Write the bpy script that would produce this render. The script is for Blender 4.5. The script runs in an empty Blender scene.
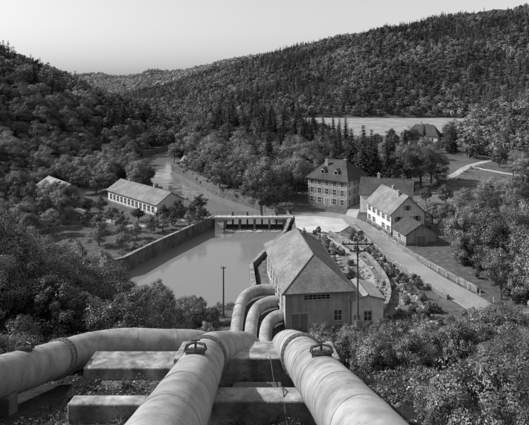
import bpy, math, random
import numpy as np
from mathutils import Vector, Matrix
random.seed(7)
rng = np.random.default_rng(7)
scene = bpy.context.scene
C = bpy.data.collections
root = scene.collection

# ------------------------------------------------------------------ materials
def nn(nt, t, **kw):
    n = nt.nodes.new(t)
    for k, v in kw.items():
        setattr(n, k, v)
    return n

def mat(name, c0, c1, scale=1.0, rough=0.85, bump=0.0, bscale=None, big=0.0, bigscale=0.08, stain=0.0, brick=None, spec=0.3, metal=0.0, spots=0.0):
    m = bpy.data.materials.new(name); m.use_nodes = True
    nt = m.node_tree; b = nt.nodes['Principled BSDF']
    tc = nn(nt, 'ShaderNodeTexCoord')
    n = nn(nt, 'ShaderNodeTexNoise'); n.inputs['Scale'].default_value = scale; n.inputs['Detail'].default_value = 8; n.inputs['Roughness'].default_value = 0.65
    nt.links.new(tc.outputs['Object'], n.inputs['Vector'])
    mr = nn(nt, 'ShaderNodeMapRange'); mr.inputs[1].default_value = 0.3; mr.inputs[2].default_value = 0.7
    mr.inputs[3].default_value = c0; mr.inputs[4].default_value = c1
    nt.links.new(n.outputs['Fac'], mr.inputs[0])
    out = mr.outputs[0]
    def mul(a, bsock):
        q = nn(nt, 'ShaderNodeMath', operation='MULTIPLY'); nt.links.new(a, q.inputs[0]); nt.links.new(bsock, q.inputs[1]); return q.outputs[0]
    if big > 0:
        n2 = nn(nt, 'ShaderNodeTexNoise'); n2.inputs['Scale'].default_value = bigscale; n2.inputs['Detail'].default_value = 4
        nt.links.new(tc.outputs['Object'], n2.inputs['Vector'])
        m2 = nn(nt, 'ShaderNodeMapRange'); m2.inputs[1].default_value = 0.35; m2.inputs[2].default_value = 0.65; m2.inputs[3].default_value = 1 - big; m2.inputs[4].default_value = 1 + big
        nt.links.new(n2.outputs['Fac'], m2.inputs[0]); out = mul(out, m2.outputs[0])
    if spots > 0:
        n5 = nn(nt, 'ShaderNodeTexNoise'); n5.inputs['Scale'].default_value = 3.5; n5.inputs['Detail'].default_value = 10; n5.inputs['Roughness'].default_value = .8
        nt.links.new(tc.outputs['Object'], n5.inputs['Vector'])
        m5 = nn(nt, 'ShaderNodeMapRange'); m5.inputs[1].default_value = 0.55; m5.inputs[2].default_value = 0.62; m5.inputs[3].default_value = 1; m5.inputs[4].default_value = 1 - spots
        nt.links.new(n5.outputs['Fac'], m5.inputs[0]); out = mul(out, m5.outputs[0])
    if stain > 0:
        mp = nn(nt, 'ShaderNodeMapping'); mp.inputs['Scale'].default_value = (2.2, 2.2, 0.18)
        nt.links.new(tc.outputs['Object'], mp.inputs['Vector'])
        n3 = nn(nt, 'ShaderNodeTexNoise'); n3.inputs['Scale'].default_value = 1.0; n3.inputs['Detail'].default_value = 6
        nt.links.new(mp.outputs[0], n3.inputs['Vector'])
        m3 = nn(nt, 'ShaderNodeMapRange'); m3.inputs[1].default_value = 0.4; m3.inputs[2].default_value = 0.7; m3.inputs[3].default_value = 1; m3.inputs[4].default_value = 1 - stain
        nt.links.new(n3.outputs['Fac'], m3.inputs[0]); out = mul(out, m3.outputs[0])
    if brick:
        bx, bz, amt = brick
        sp = nn(nt, 'ShaderNodeSeparateXYZ'); nt.links.new(tc.outputs['Object'], sp.inputs[0])
        ad = nn(nt, 'ShaderNodeMath', operation='ADD'); nt.links.new(sp.outputs[0], ad.inputs[0]); nt.links.new(sp.outputs[1], ad.inputs[1])
        cb = nn(nt, 'ShaderNodeCombineXYZ'); nt.links.new(ad.outputs[0], cb.inputs[0]); nt.links.new(sp.outputs[2], cb.inputs[1])
        bt = nn(nt, 'ShaderNodeTexBrick'); bt.inputs['Scale'].default_value = 1.0
        bt.inputs['Brick Width'].default_value = bx; bt.inputs['Row Height'].default_value = bz; bt.inputs['Mortar Size'].default_value = 0.12 * bz
        bt.inputs['Color1'].default_value = (1, 1, 1, 1); bt.inputs['Color2'].default_value = (1 - amt * .7,) * 3 + (1,); bt.inputs['Mortar'].default_value = (1 - amt,) * 3 + (1,)
        nt.links.new(cb.outputs[0], bt.inputs['Vector'])
        out = mul(out, bt.outputs['Color'])
    nt.links.new(out, b.inputs['Base Color'])
    b.inputs['Roughness'].default_value = rough
    b.inputs['Specular IOR Level'].default_value = spec
    b.inputs['Metallic'].default_value = metal
    if bump > 0:
        n4 = nn(nt, 'ShaderNodeTexNoise'); n4.inputs['Scale'].default_value = bscale or scale * 3; n4.inputs['Detail'].default_value = 6
        nt.links.new(tc.outputs['Object'], n4.inputs['Vector'])
        bp = nn(nt, 'ShaderNodeBump'); bp.inputs['Strength'].default_value = bump; bp.inputs['Distance'].default_value = 0.1
        nt.links.new(n4.outputs['Fac'], bp.inputs['Height']); nt.links.new(bp.outputs[0], b.inputs['Normal'])
    return m

def foliage(name, base, trans=0.3, gloss=0.04, lo=.5, hi=1.55, patch=.03, pamt=.35):
    m = bpy.data.materials.new(name); m.use_nodes = True
    nt = m.node_tree; nt.nodes.clear()
    o = nn(nt, 'ShaderNodeOutputMaterial')
    at = nn(nt, 'ShaderNodeAttribute'); at.attribute_name = 'tone'
    oi = nn(nt, 'ShaderNodeObjectInfo')
    mr = nn(nt, 'ShaderNodeMapRange'); mr.inputs[3].default_value = lo * base; mr.inputs[4].default_value = hi * base
    nt.links.new(oi.outputs['Random'], mr.inputs[0])
    q0 = nn(nt, 'ShaderNodeMath', operation='MULTIPLY'); nt.links.new(mr.outputs[0], q0.inputs[0]); nt.links.new(at.outputs['Fac'], q0.inputs[1])
    # stands lighter and darker in tone: slow random variation over the land
    ge = nn(nt, 'ShaderNodeNewGeometry'); ns = nn(nt, 'ShaderNodeTexNoise'); ns.inputs['Scale'].default_value = patch; ns.inputs['Detail'].default_value = 3
    nt.links.new(ge.outputs['Position'], ns.inputs['Vector'])
    pr = nn(nt, 'ShaderNodeMapRange'); pr.inputs[1].default_value = .38; pr.inputs[2].default_value = .62; pr.inputs[3].default_value = 1 - pamt; pr.inputs[4].default_value = 1 + pamt
    nt.links.new(ns.outputs['Fac'], pr.inputs[0])
    q = nn(nt, 'ShaderNodeMath', operation='MULTIPLY'); nt.links.new(q0.outputs[0], q.inputs[0]); nt.links.new(pr.outputs[0], q.inputs[1])
    d = nn(nt, 'ShaderNodeBsdfDiffuse'); t = nn(nt, 'ShaderNodeBsdfTranslucent'); g = nn(nt, 'ShaderNodeBsdfGlossy')
    g.inputs['Roughness'].default_value = 0.45; g.inputs['Color'].default_value = (.8, .8, .8, 1)
    nt.links.new(q.outputs[0], d.inputs['Color']); nt.links.new(q.outputs[0], t.inputs['Color'])
    mx = nn(nt, 'ShaderNodeMixShader'); mx.inputs[0].default_value = trans
    nt.links.new(d.outputs[0], mx.inputs[1]); nt.links.new(t.outputs[0], mx.inputs[2])
    mx2 = nn(nt, 'ShaderNodeMixShader'); mx2.inputs[0].default_value = gloss
    nt.links.new(mx.outputs[0], mx2.inputs[1]); nt.links.new(g.outputs[0], mx2.inputs[2])
    nt.links.new(mx2.outputs[0], o.inputs['Surface'])
    return m

M_leaf = foliage('broadleaf_foliage', 0.14, .22, .03)
M_leafn = foliage('shrub_foliage', 0.15, 0.22, 0.04, patch=.12)
M_con = foliage('conifer_foliage', 0.05, 0.12, 0.02)
M_farleaf = foliage('haze_paled_broadleaf_foliage', 0.17, 0.2, 0.01, patch=.012, pamt=.4)  # colour paled to imitate air haze on the distant hills
M_farcon = foliage('haze_paled_conifer_foliage', 0.09, 0.12, 0.01, patch=.012)  # distant conifers paled likewise, haze painted into the colour
M_hazeleaf = foliage('haze_paled_ridge_foliage', 0.38, 0.3, 0.0, .9, 1.1, patch=.006, pamt=.15)  # palest foliage: the ridge's haze is put into its colour
M_bark = mat('bark', 0.06, 0.16, 4, bump=.5)
M_white = mat('white_render_wall', .62, .78, 1.2, stain=.25, bump=.15, big=.1, bigscale=.3)
M_cream = mat('grey_render_wall', .30, .42, 1.0, stain=.35, bump=.2, big=.12, bigscale=.3, spots=.12)
M_ph = mat('powerhouse_render', .36, .50, 1.0, stain=.35, bump=.2, big=.12, bigscale=.3, spots=.12)
M_trim = mat('stone_trim', .42, .56, 3, stain=.2)
M_glass = mat('window_glass', .015, .03, 1, rough=.08, spec=.6)
M_frame = mat('painted_window_frame', .55, .7, 3)
M_shut = mat('shutter_wood', .16, .24, 3)
M_tile = mat('roof_tile', .20, .31, 1.5, bump=.4, big=.2, bigscale=.35, brick=(.3, .2, .4), spots=.15)
M_tiled = mat('dark_roof_tile', .06, .11, 1.5, bump=.4, big=.2, bigscale=.35, brick=(.3, .2, .4))
M_tilel = mat('pale_roof_sheet', .26, .36, 1.5, bump=.2, big=.15, bigscale=.3, brick=(.8, .5, .2), spots=.15)
M_conc = mat('concrete', .20, .40, 1.4, bump=.5, stain=.5, big=.3, bigscale=.7, spots=.5)
M_concd = mat('weathered_concrete', .08, .2, 1.0, bump=.5, stain=.5, big=.25, bigscale=.3, spots=.35)
M_stone = mat('stone_masonry', .18, .32, 1.8, bump=.5, big=.2, bigscale=.3, brick=(.6, .3, .4), stain=.25)
M_pipe = mat('painted_steel_pipe', .28, .43, 1.6, rough=.55, bump=.08, bscale=8, big=.2, bigscale=.6, stain=.3, spec=.4, spots=.3)
M_pipeflange = mat('pipe_joint_steel', .14, .26, 5.0, rough=.6, bump=.1, spec=.4)
M_iron = mat('dark_iron', .03, .07, 6, rough=.5, spec=.5)
M_asph = mat('asphalt_road', .20, .29, 2.0, big=.2, bigscale=.15, bump=.1)
M_gravel = mat('gravel_track', .28, .42, 2.5, big=.2, bigscale=.15, bump=.3)
M_yard = mat('yard_paving', .38, .55, 1.5, big=.15, bigscale=.2, bump=.1)
M_wood = mat('weathered_wood', .06, .14, 3, bump=.3, stain=.4)
M_rock = mat('rock_rubble', .22, .42, 1.5, bump=.8, big=.2, bigscale=.5)

# ------------------------------------------------------------------ terrain
def segdist(X, Y, pts):
    D = np.full(X.shape, 1e9)
    for (ax, ay), (bx, by) in zip(pts[:-1], pts[1:]):
        dx, dy = bx - ax, by - ay
        t = np.clip(((X - ax) * dx + (Y - ay) * dy) / (dx * dx + dy * dy), 0, 1)
        D = np.minimum(D, np.hypot(X - ax - t * dx, Y - ay - t * dy))
    return D
def inside(X, Y, poly):
    r = np.zeros(X.shape, bool)
    n = len(poly)
    for i in range(n):
        x1, y1 = poly[i]; x2, y2 = poly[(i + 1) % n]
        if y1 == y2: continue
        c = ((y1 > Y) != (y2 > Y)) & (X < (x2 - x1) * (Y - y1) / (y2 - y1) + x1)
        r ^= c
    return r
WATER = [(-1.6, 94), (-2.6, 108), (0, 116), (5.5, 132), (7.5, 146), (7, 156), (0, 165), (-8, 176), (-19, 191), (-33, 221), (-46, 247), (-52, 280), (-40, 325), (-20, 368),
         (-36, 378), (-60, 328), (-71, 285), (-64, 247), (-50, 212), (-34, 184), (-20, 164), (-15.2, 148), (-27.8, 121), (-31, 112), (-42, 104), (-80, 98), (-150, 100), (-150, 86), (-80, 83), (-35, 86), (-16, 88), (-7, 90)]
BASE_R = [(44, -130), (44, 40), (52, 75), (66, 105), (104, 150), (138, 200), (165, 260), (215, 330), (245, 590), (60, 600), (-60, 700), (-200, 900), (-400, 1300)]
HILL_R = BASE_R + [(-400, 4500), (6000, 4500), (6000, -130)]
BASE_L = [(-105, -130), (-98, 60), (-92, 120), (-88, 165), (-88, 200), (-88, 250), (-85, 300), (-78, 340), (-66, 400), (-90, 500), (-150, 620), (-260, 800)]
HILL_L = BASE_L + [(-6000, 800), (-6000, -130)]
def sstep(a, b, x):
    t = np.clip((x - a) / (b - a), 0, 1); return t * t * (3 - 2 * t)
def smin(a, b, k):
    h = np.clip(.5 + .5 * (b - a) / k, 0, 1); return b * (1 - h) + a * h - k * h * (1 - h)
def hillR_d(X, Y): return np.where(inside(X, Y, HILL_R), segdist(X, Y, BASE_R), 0.)
def hillL_d(X, Y): return np.where(inside(X, Y, HILL_L), segdist(X, Y, BASE_L), 0.)
def toe(X): return np.interp(X, [-150, -60, -25, -14, 0, 20, 40, 80], [76, 77, 78, 67.5, 68, 68, 66, 50])
def water_d(X, Y):
    d = segdist(X, Y, WATER + [WATER[0]]); return np.where(inside(X, Y, WATER), -d, d)
def undul(X, Y):
    return (np.sin(X * .013 + 1.3) * np.cos(Y * .011 + .4) * 7 + np.sin(X * .037 + Y * .02) * 3.5 + np.sin(X * .021 - Y * .033 + 2) * 4 + np.sin(X * .11 + 3) * np.sin(Y * .09) * .7)
def height(X, Y):
    X = np.asarray(X, float); Y = np.asarray(Y, float)
    t = toe(X)
    cr = 24.0
    near = np.where(Y > cr, .564 * (t - Y), .564 * (t - cr) + .37 * (cr - Y))
    near = np.maximum(near, 0); near = np.minimum(near, 70)
    dR = hillR_d(X, Y); sR = np.interp(X, [-300, -120, 70, 260, 500], [.20, .29, .315, .395, .47])
    gR = sR * smin(dR, 400 + 0 * dR, 120) * sstep(-5, 25, dR)
    gR = np.maximum(gR, 0)
    dL = hillL_d(X, Y); sL = np.interp(Y, [0, 350, 450, 600, 800], [.45, .45, .36, .2, .05])
    gL = np.maximum(sL * smin(dL, 210 + 0 * dL, 60) * sstep(-5, 25, dL), 0)
    far = (66 + .012 * (X + 600)) * np.exp(-((Y - 1900) / 330) ** 2) * sstep(600, -100, X)
    z = np.maximum(np.maximum(near * (1 + 0 * X), gR), np.maximum(gL, far))
    amp = np.clip(z / 60, 0, 1) * sstep(60, 160, Y)
    small = np.clip(z / 8, 0, 1) * ((X > 6) | (X < -14))
    z = 3 + z + amp * undul(X, Y) + small * .35 * np.sin(X * .9 + 1) * np.sin(Y * .8)
    dw = water_d(X, Y); k = sstep(-1.0, 1.3, dw)
    return -2 * (1 - k) + z * k
def hz(x, y): return float(height(np.array([x]), np.array([y]))[0])

def np_mesh(name, V, F, mats, midx=None, tone=None, smooth=False):
    me = bpy.data.meshes.new(name)
    V = np.asarray(V, np.float32); F = np.asarray(F, np.int32)
    me.vertices.add(len(V)); me.vertices.foreach_set('co', V.ravel())
    me.loops.add(F.size); me.loops.foreach_set('vertex_index', F.ravel())
    me.polygons.add(len(F)); me.polygons.foreach_set('loop_start', np.arange(0, F.size, 4, dtype=np.int32))
    if midx is not None: me.polygons.foreach_set('material_index', np.asarray(midx, np.int32))
    me.polygons.foreach_set('use_smooth', np.full(len(F), smooth))
    for m in mats: me.materials.append(m)
    if tone is not None:
        a = me.attributes.new('tone', 'FLOAT', 'FACE'); a.data.foreach_set('value', np.asarray(tone, np.float32))
    me.update(calc_edges=True); me.validate()
    return me

def link(name, me, parent=None, loc=(0, 0, 0), rot=0):
    o = bpy.data.objects.new(name, me); root.objects.link(o)
    o.location = loc; o.rotation_euler = (0, 0, rot)
    if parent: o.parent = parent
    return o
def empty(name, loc=(0, 0, 0), rot=0):
    return link(name, None, None, loc, rot)

FIELD = [(20, 425), (20, 592), (236, 585), (200, 470), (150, 385), (70, 385)]
MEADOW = [(44, 150), (50, 195), (78, 190), (120, 225), (150, 245), (128, 200), (98, 150), (70, 130), (48, 128)]
tx = np.linspace(-4.45, 4.45, 520); gx = 60 * np.sinh(tx)
ty = np.linspace(-1.75, 4.35, 420); gy = 105 + 85 * np.sinh(ty)
GX, GY = np.meshgrid(gx, gy)
GZ = height(GX, GY)
nx, ny = len(gx), len(gy)
idx = np.arange(nx * ny).reshape(ny, nx)
F = np.stack([idx[:-1, :-1].ravel(), idx[:-1, 1:].ravel(), idx[1:, 1:].ravel(), idx[1:, :-1].ravel()], 1)
V = np.stack([GX.ravel(), GY.ravel(), GZ.ravel()], 1)
T = np.full(GX.shape, .13)
T = np.where((hillR_d(GX, GY) > 4) | (hillL_d(GX, GY) > 4), .05, T)
T = np.where((GY > 600), .07, T)
T = np.where(GY > 1300, .2, T)  # far ridge ground paled, haze painted into the albedo
T = np.where((GY < toe(GX) + 2), .05, T)
T = np.where(inside(GX, GY, FIELD), .30, T)
T = np.where(inside(GX, GY, MEADOW), .18, T)
T = np.where((GX > 13) & (GX < 30) & (GY > 72) & (GY < 132), .22, T)
T = np.where(water_d(GX, GY) < 1.0, .1, T)
def ground_mat():
    m = bpy.data.materials.new('ground_cover'); m.use_nodes = True
    nt = m.node_tree; b = nt.nodes['Principled BSDF']; b.inputs['Roughness'].default_value = .95; b.inputs['Specular IOR Level'].default_value = .1
    at = nn(nt, 'ShaderNodeAttribute'); at.attribute_name = 'albedo'
    tc = nn(nt, 'ShaderNodeTexCoord'); out = at.outputs['Fac']
    for sc, lo, hi in ((.06, .7, 1.3), (.9, .55, 1.45), (6, .6, 1.4)):
        n = nn(nt, 'ShaderNodeTexNoise'); n.inputs['Scale'].default_value = sc; n.inputs['Detail'].default_value = 6; n.inputs['Roughness'].default_value = .7
        nt.links.new(tc.outputs['Object'], n.inputs['Vector'])
        r = nn(nt, 'ShaderNodeMapRange'); r.inputs[1].default_value = .32; r.inputs[2].default_value = .68; r.inputs[3].default_value = lo; r.inputs[4].default_value = hi
        nt.links.new(n.outputs['Fac'], r.inputs[0])
        q = nn(nt, 'ShaderNodeMath', operation='MULTIPLY'); nt.links.new(out, q.inputs[0]); nt.links.new(r.outputs[0], q.inputs[1]); out = q.outputs[0]
    nt.links.new(out, b.inputs['Base Color'])
    bp = nn(nt, 'ShaderNodeBump'); bp.inputs['Strength'].default_value = .8; bp.inputs['Distance'].default_value = .3
    nt.links.new(n.outputs['Fac'], bp.inputs['Height']); nt.links.new(bp.outputs[0], b.inputs['Normal'])
    return m
gm = np_mesh('ground', V, F, [ground_mat()], smooth=True)
a = gm.attributes.new('albedo', 'FLOAT', 'POINT'); a.data.foreach_set('value', T.ravel().astype(np.float32))
link('ground', gm)

# ------------------------------------------------------------------ mesh builder
class MB:
    def __init__(s): s.v = []; s.f = []; s.m = []
    def poly(s, pts, m=0):
        k = len(s.v); s.v += [tuple(p) for p in pts]; s.f.append(tuple(range(k, k + len(pts)))); s.m.append(m)
    def box(s, x0, x1, y0, y1, z0, z1, m=0):
        k = len(s.v)
        s.v += [(x0, y0, z0), (x1, y0, z0), (x1, y1, z0), (x0, y1, z0), (x0, y0, z1), (x1, y0, z1), (x1, y1, z1), (x0, y1, z1)]
        for q in ((0, 3, 2, 1), (4, 5, 6, 7), (0, 1, 5, 4), (1, 2, 6, 5), (2, 3, 7, 6), (3, 0, 4, 7)):
            s.f.append(tuple(k + i for i in q)); s.m.append(m)
    def obox(s, c, ax, hx, hy, z0, z1, m=0):
        ax = Vector((ax[0], ax[1], 0)).normalized(); ay = Vector((-ax.y, ax.x, 0)); c = Vector((c[0], c[1], 0)); k = len(s.v)
        for z in (z0, z1):
            for sx, sy in ((-1, -1), (1, -1), (1, 1), (-1, 1)):
                p = c + ax * hx * sx + ay * hy * sy; s.v.append((p.x, p.y, z))
        for q in ((0, 3, 2, 1), (4, 5, 6, 7), (0, 1, 5, 4), (1, 2, 6, 5), (2, 3, 7, 6), (3, 0, 4, 7)):
            s.f.append(tuple(k + i for i in q)); s.m.append(m)
    def tube(s, pts, rad, n=10, m=0, caps=True):
        pts = [Vector(p) for p in pts]; k0 = len(s.v)
        if not hasattr(rad, '__len__'): rad = [rad] * len(pts)
        t0 = (pts[1] - pts[0]).normalized()
        u = t0.cross(Vector((0, 0, 1)));
        if u.length < .01: u = Vector((1, 0, 0))
        u.normalize()
        for i, p in enumerate(pts):
            t = (pts[min(i + 1, len(pts) - 1)] - pts[max(i - 1, 0)]).normalized()
            u = (u - t * u.dot(t)).normalized(); w = t.cross(u)
            for j in range(n):
                a = 2 * math.pi * j / n; q = p + (u * math.cos(a) + w * math.sin(a)) * rad[i]; s.v.append(tuple(q))
        for i in range(len(pts) - 1):
            for j in range(n):
                a = k0 + i * n + j; b = k0 + i * n + (j + 1) % n
                s.f.append((a, b, b + n, a + n)); s.m.append(m)
        if caps:
            s.f.append(tuple(range(k0 + n - 1, k0 - 1, -1))); s.m.append(m)
            e = k0 + (len(pts) - 1) * n; s.f.append(tuple(range(e, e + n))); s.m.append(m)
    def obj(s, name, mats, parent=None, smooth=False, bevel=0):
        me = bpy.data.meshes.new(name); me.from_pydata(s.v, [], s.f)
        for m in mats: me.materials.append(m)
        me.polygons.foreach_set('material_index', s.m)
        me.polygons.foreach_set('use_smooth', [smooth] * len(s.f)); me.update()
        o = link(name, me, parent)
        if bevel:
            b = o.modifiers.new('b', 'BEVEL'); b.width = bevel; b.segments = 2; b.limit_method = 'ANGLE'
        return o

def catmull(pts, step=.5):
    P = [Vector(p) for p in pts]; P = [P[0] * 2 - P[1]] + P + [P[-1] * 2 - P[-2]]; out = []
    for i in range(1, len(P) - 2):
        n = max(1, int((P[i + 1] - P[i]).length / step))
        for k in range(n):
            t = k / n; a, b, c, d = P[i - 1:i + 3]
            out.append(.5 * ((2 * b) + (c - a) * t + (2 * a - 5 * b + 4 * c - d) * t * t + (3 * b - a - 3 * c + d) * t ** 3))
    out.append(P[-2]); return out

# ------------------------------------------------------------------ buildings
def house(name, loc, deg, W, L, H, RH, hipn, hipf, over, wallm, roofm, wins, chims=(), base=True, shutters=False):
    E = empty(name, (loc[0], loc[1], loc[2]), math.radians(deg))
    w, l = W / 2, L / 2
    b = MB()
    for (p, q) in (((-w, l), (-w, -l)), ((w, -l), (w, l))):
        b.poly([(p[0], p[1], -1.5), (q[0], q[1], -1.5), (q[0], q[1], H), (p[0], p[1], H)])
    ap = H + RH - .05
    for sgn, hip in ((-1, hipn), (1, hipf)):
        pts = [(-w, sgn * l, -1.5), (w, sgn * l, -1.5), (w, sgn * l, H)]
        if hip <= 0: pts.append((0, sgn * l, ap))
        pts.append((-w, sgn * l, H))
        if sgn > 0: pts = pts[::-1]
        b.poly(pts)
    b.poly([(-w, -l, H), (w, -l, H), (w, l, H), (-w, l, H)])
    b.obj('walls', [wallm], E)
    if base:
        b = MB(); t = .06
        b.box(-w - t, w + t, -l - t, -l + .02, -1.4, .6); b.box(-w - t, w + t, l - .02, l + t, -1.4, .6)
        b.box(-w - t, -w + .02, -l, l, -1.4, .597); b.box(w - .02, w + t, -l, l, -1.4, .597)
        b.obj('plinth', [M_stone], E)
    W2, L2 = w + over, l + over; ze = H - over * RH / w + .12; zr = H + RH + .12; th = .2
    r0 = -L2 + (hipn if hipn > 0 else 0); r1 = L2 - (hipf if hipf > 0 else 0)
    top = [(-W2, -L2, ze), (W2, -L2, ze), (W2, L2, ze), (-W2, L2, ze), (0, r0, zr), (0, r1, zr)]
    bot = [(x, y, z - th) for x, y, z in top]
    b = MB(); b.v = top + bot
    fs = [(0, 4, 5, 3), (1, 2, 5, 4), (6, 9, 11, 10), (7, 10, 11, 8), (0, 3, 9, 6), (2, 1, 7, 8)]
    if hipn > 0: fs += [(0, 1, 4), (7, 6, 10), (1, 0, 6, 7)]
    else: fs += [(4, 0, 6, 10), (1, 4, 10, 7)]
    if hipf > 0: fs += [(2, 3, 5), (9, 8, 11), (3, 2, 8, 9)]
    else: fs += [(3, 5, 11, 9), (5, 2, 8, 11)]
    b.f = fs; b.m = [0] * len(fs)
    b.obj('roof', [roofm], E)
    b = MB(); b.tube([(0, r0, zr), (0, r1, zr)], .13, 8)
    for (hp, sy, rr) in ((hipn, -1, r0), (hipf, 1, r1)):
        if hp > 0:
            for sx in (-1, 1): b.tube([(sx * W2, sy * L2, ze), (0, rr, zr)], .10, 8)
    for sx in (-1, 1): b.tube([(sx * (W2 + .06), -L2, ze - .1), (sx * (W2 + .06), L2, ze - .1)], .08, 6)
    b.obj('ridge_and_gutters', [roofm], E)
    if chims:
        b = MB()
        for (cx, cy, cs, ch) in chims:
            zb = H + RH * (1 - abs(cx) / w) - .5
            b.box(cx - cs / 2, cx + cs / 2, cy - cs * .7, cy + cs * .7, zb, zb + ch + .5)
            b.box(cx - cs / 2 - .08, cx + cs / 2 + .08, cy - cs * .7 - .08, cy + cs * .7 + .08, zb + ch + .5, zb + ch + .65)
            b.tube([(cx, cy, zb + ch + .65), (cx, cy, zb + ch + 1.1)], .14, 8)
        b.obj('chimneys', [M_cream], E)
    g = MB()
    def wb(side, u0, u1, z0, z1, d0, d1, m):
        if side == 'S': g.box(u0, u1, -l - d1, -l - d0, z0, z1, m)
        elif side == 'N': g.box(u0, u1, l + d0, l + d1, z0, z1, m)
        elif side == 'W': g.box(-w - d1, -w - d0, u0, u1, z0, z1, m)
        else: g.box(w + d0, w + d1, u0, u1, z0, z1, m)
    for (side, u, z, ww, hh, kind) in wins:
        if kind == 'door':
            wb(side, u - ww / 2, u + ww / 2, z, z + hh, -.05, .03, 3)
            wb(side, u - .03, u + .03, z, z + hh, .03, .05, 1)
        else:
            wb(side, u - ww / 2, u + ww / 2, z, z + hh, -.05, .015, 0)
            nm = max(1, int(round(ww / .7)))
            for i in range(1, nm): uu = u - ww / 2 + ww * i / nm; wb(side, uu - .03, uu + .03, z, z + hh, .015, .04, 1)
            for i in range(1, max(2, int(hh / .7))):
                zz = z + hh * i / max(2, int(hh / .7)); wb(side, u - ww / 2, u + ww / 2, zz - .025, zz + .025, .015, .037, 1)
        f = .13
        wb(side, u - ww / 2 - f, u - ww / 2, z, z + hh, -.05, .07, 2); wb(side, u + ww / 2, u + ww / 2 + f, z, z + hh, -.05, .07, 2)
        if kind == 'arch':
            n = 7; r = ww / 2
            for i in range(n):
                a = (i + .5) / n * math.pi; ca, sa = math.cos(a), math.sin(a)
                uu = u + ca * (r + .07); zz = z + hh + sa * (r + .07)
                wb(side, uu - .14, uu + .14, zz - .12, zz + .12, -.05, .07 + .001 * i, 2)
            for i in range(5):
                z0 = z + hh + i * r / 5; hw = math.sqrt(max(0, r * r - ((i + .5) * r / 5) ** 2)); wb(side, u - hw, u + hw, z0, z0 + r / 5, -.05, .015, 0)
        else:
            wb(side, u - ww / 2 - f, u + ww / 2 + f, z + hh, z + hh + f * 1.3, -.05, .08, 2)
        if kind != 'door': wb(side, u - ww / 2 - f - .05, u + ww / 2 + f + .05, z - .1, z, -.05, .16, 2)
        if shutters and kind == 'win':
            for sg in (-1, 1):
                c = u + sg * (ww / 2 + f + ww / 4 + .03)
                wb(side, c - ww / 4, c + ww / 4, z + .02, z + hh, -.02, .06, 3)
    if wins: g.obj('windows_and_doors', [M_glass, M_frame, M_trim, M_shut], E)
    return E

pw = [('W', -9 + i * 3.6, 1.6, 1.5, 2.6, 'arch') for i in range(6)]
pw += [('E', -9 + i * 3.6, 1.6, 1.5, 2.6, 'arch') for i in range(6)]
pw += [('S', -.2, 4.9, 4.2, .7, 'plain'), ('S', -3.0, 0, 2.6, 2.7, 'door'), ('S', 3.2, 1.4, 1.2, 1.6, 'plain')]
house('powerhouse', (7.2, 91.6, 3), 6.5, 10.6, 24, 6.5, 4.1, 4.4, 5.2, .6, M_ph, M_tile, pw, chims=[(1.2, 6, .6, .9)])
house('powerhouse_annex', (16.2, 83.5, 3), 6.5, 5.2, 6.5, 4.6, .7, 0, 0, .25, M_white, M_tilel, [('S', 0, 1.2, 1.2, 1.5, 'plain'), ('S', -1.8, 0, .9, 2.1, 'door')], base=False)
hw = []
for r, z in enumerate((.9, 3.9, 6.7)):
    for c in range(5):
        if r == 0 and c == 2: hw.append(('W', 0, 0, 1.2, 2.5, 'door')); continue
        hw.append(('W', -5.4 + c * 2.7, z, 1.05, 1.75 if r < 2 else 1.4, 'win'))
    for c in range(4): hw.append(('S', -5.4 + c * 3.6, z, .95, 1.6 if r < 2 else 1.35, 'win'))
    for c in range(4): hw.append(('N', -5.4 + c * 3.6, z, .95, 1.5, 'win'))
mh = house('three_storey_house', (24.4, 167.3, 3), 55.2, 15.0, 14, 9.0, 4.9, 4.6, 4.6, .7, M_cream, M_tiled, hw, chims=[(-2.5, 2.6, .7, 1.8), (2.6, -1.6, .7, 1.6)], shutters=True)
b = MB()
for cy in (-2.4, 2.4):
    b.box(-6.0, -3.2, cy - .7, cy + .7, 9.6, 11.3, 0); b.box(-6.03, -5.98, cy - .45, cy + .45, 10.2, 11.1, 1)
    b.poly([(-6.3, cy - .95, 11.25), (-6.3, cy, 11.95), (-2.6, cy, 11.95), (-2.6, cy - .95, 11.25)], 2); b.poly([(-6.3, cy, 11.95), (-6.3, cy + .95, 11.25), (-2.6, cy + .95, 11.25), (-2.6, cy, 11.95)], 2)
    b.poly([(-6.25, cy - .9, 11.2), (-6.25, cy + .9, 11.2), (-6.25, cy, 11.9)], 0)
for z in (3.35, 6.25):
    b.box(-7.58, -7.5, -7.08, 7.08, z, z + .18, 3); b.box(-7.5, 7.5, -7.08, -7.0, z, z + .179, 3)
b.obj('dormers_and_string_courses', [M_cream, M_glass, M_tiled, M_trim], mh)
ww_ = [('W', -6 + i * 3, 3.2, .9, 1.3, 'win') for i in range(5)] + [('W', -6 + i * 3, .7, .9, 1.3, 'win') for i in (0, 1, 3, 4)] + \
      [('S', -2.6 + i * 2.6, 3.2, .9, 1.3, 'win') for i in range(3)] + [('S', -2.6, .7, .9, 1.3, 'win'), ('S', 2.6, .7, .9, 1.3, 'win'), ('S', 0, 0, 1, 2.1, 'door'), ('S', 0, 6.2, .8, 1.1, 'win')]
house('white_gabled_house', (36.0, 138.5, 3), 12, 9.5, 15, 5.6, 4.2, 0, 0, .55, M_white, M_tile, ww_, chims=[(1.2, 3, .6, 1.6), (-.8, -4, .6, 1.4)], shutters=True)
ww2 = [('W', -5 + i * 3.3, 3.6, .9, 1.3, 'win') for i in range(4)] + [('W', -5 + i * 3.3, .9, .9, 1.4, 'win') for i in range(4)] + [('N', 0, 3.6, .9, 1.3, 'win'), ('N', -2.5, 1, .9, 1.3, 'win'), ('N', 2.5, 1, .9, 1.3, 'win')]
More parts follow.
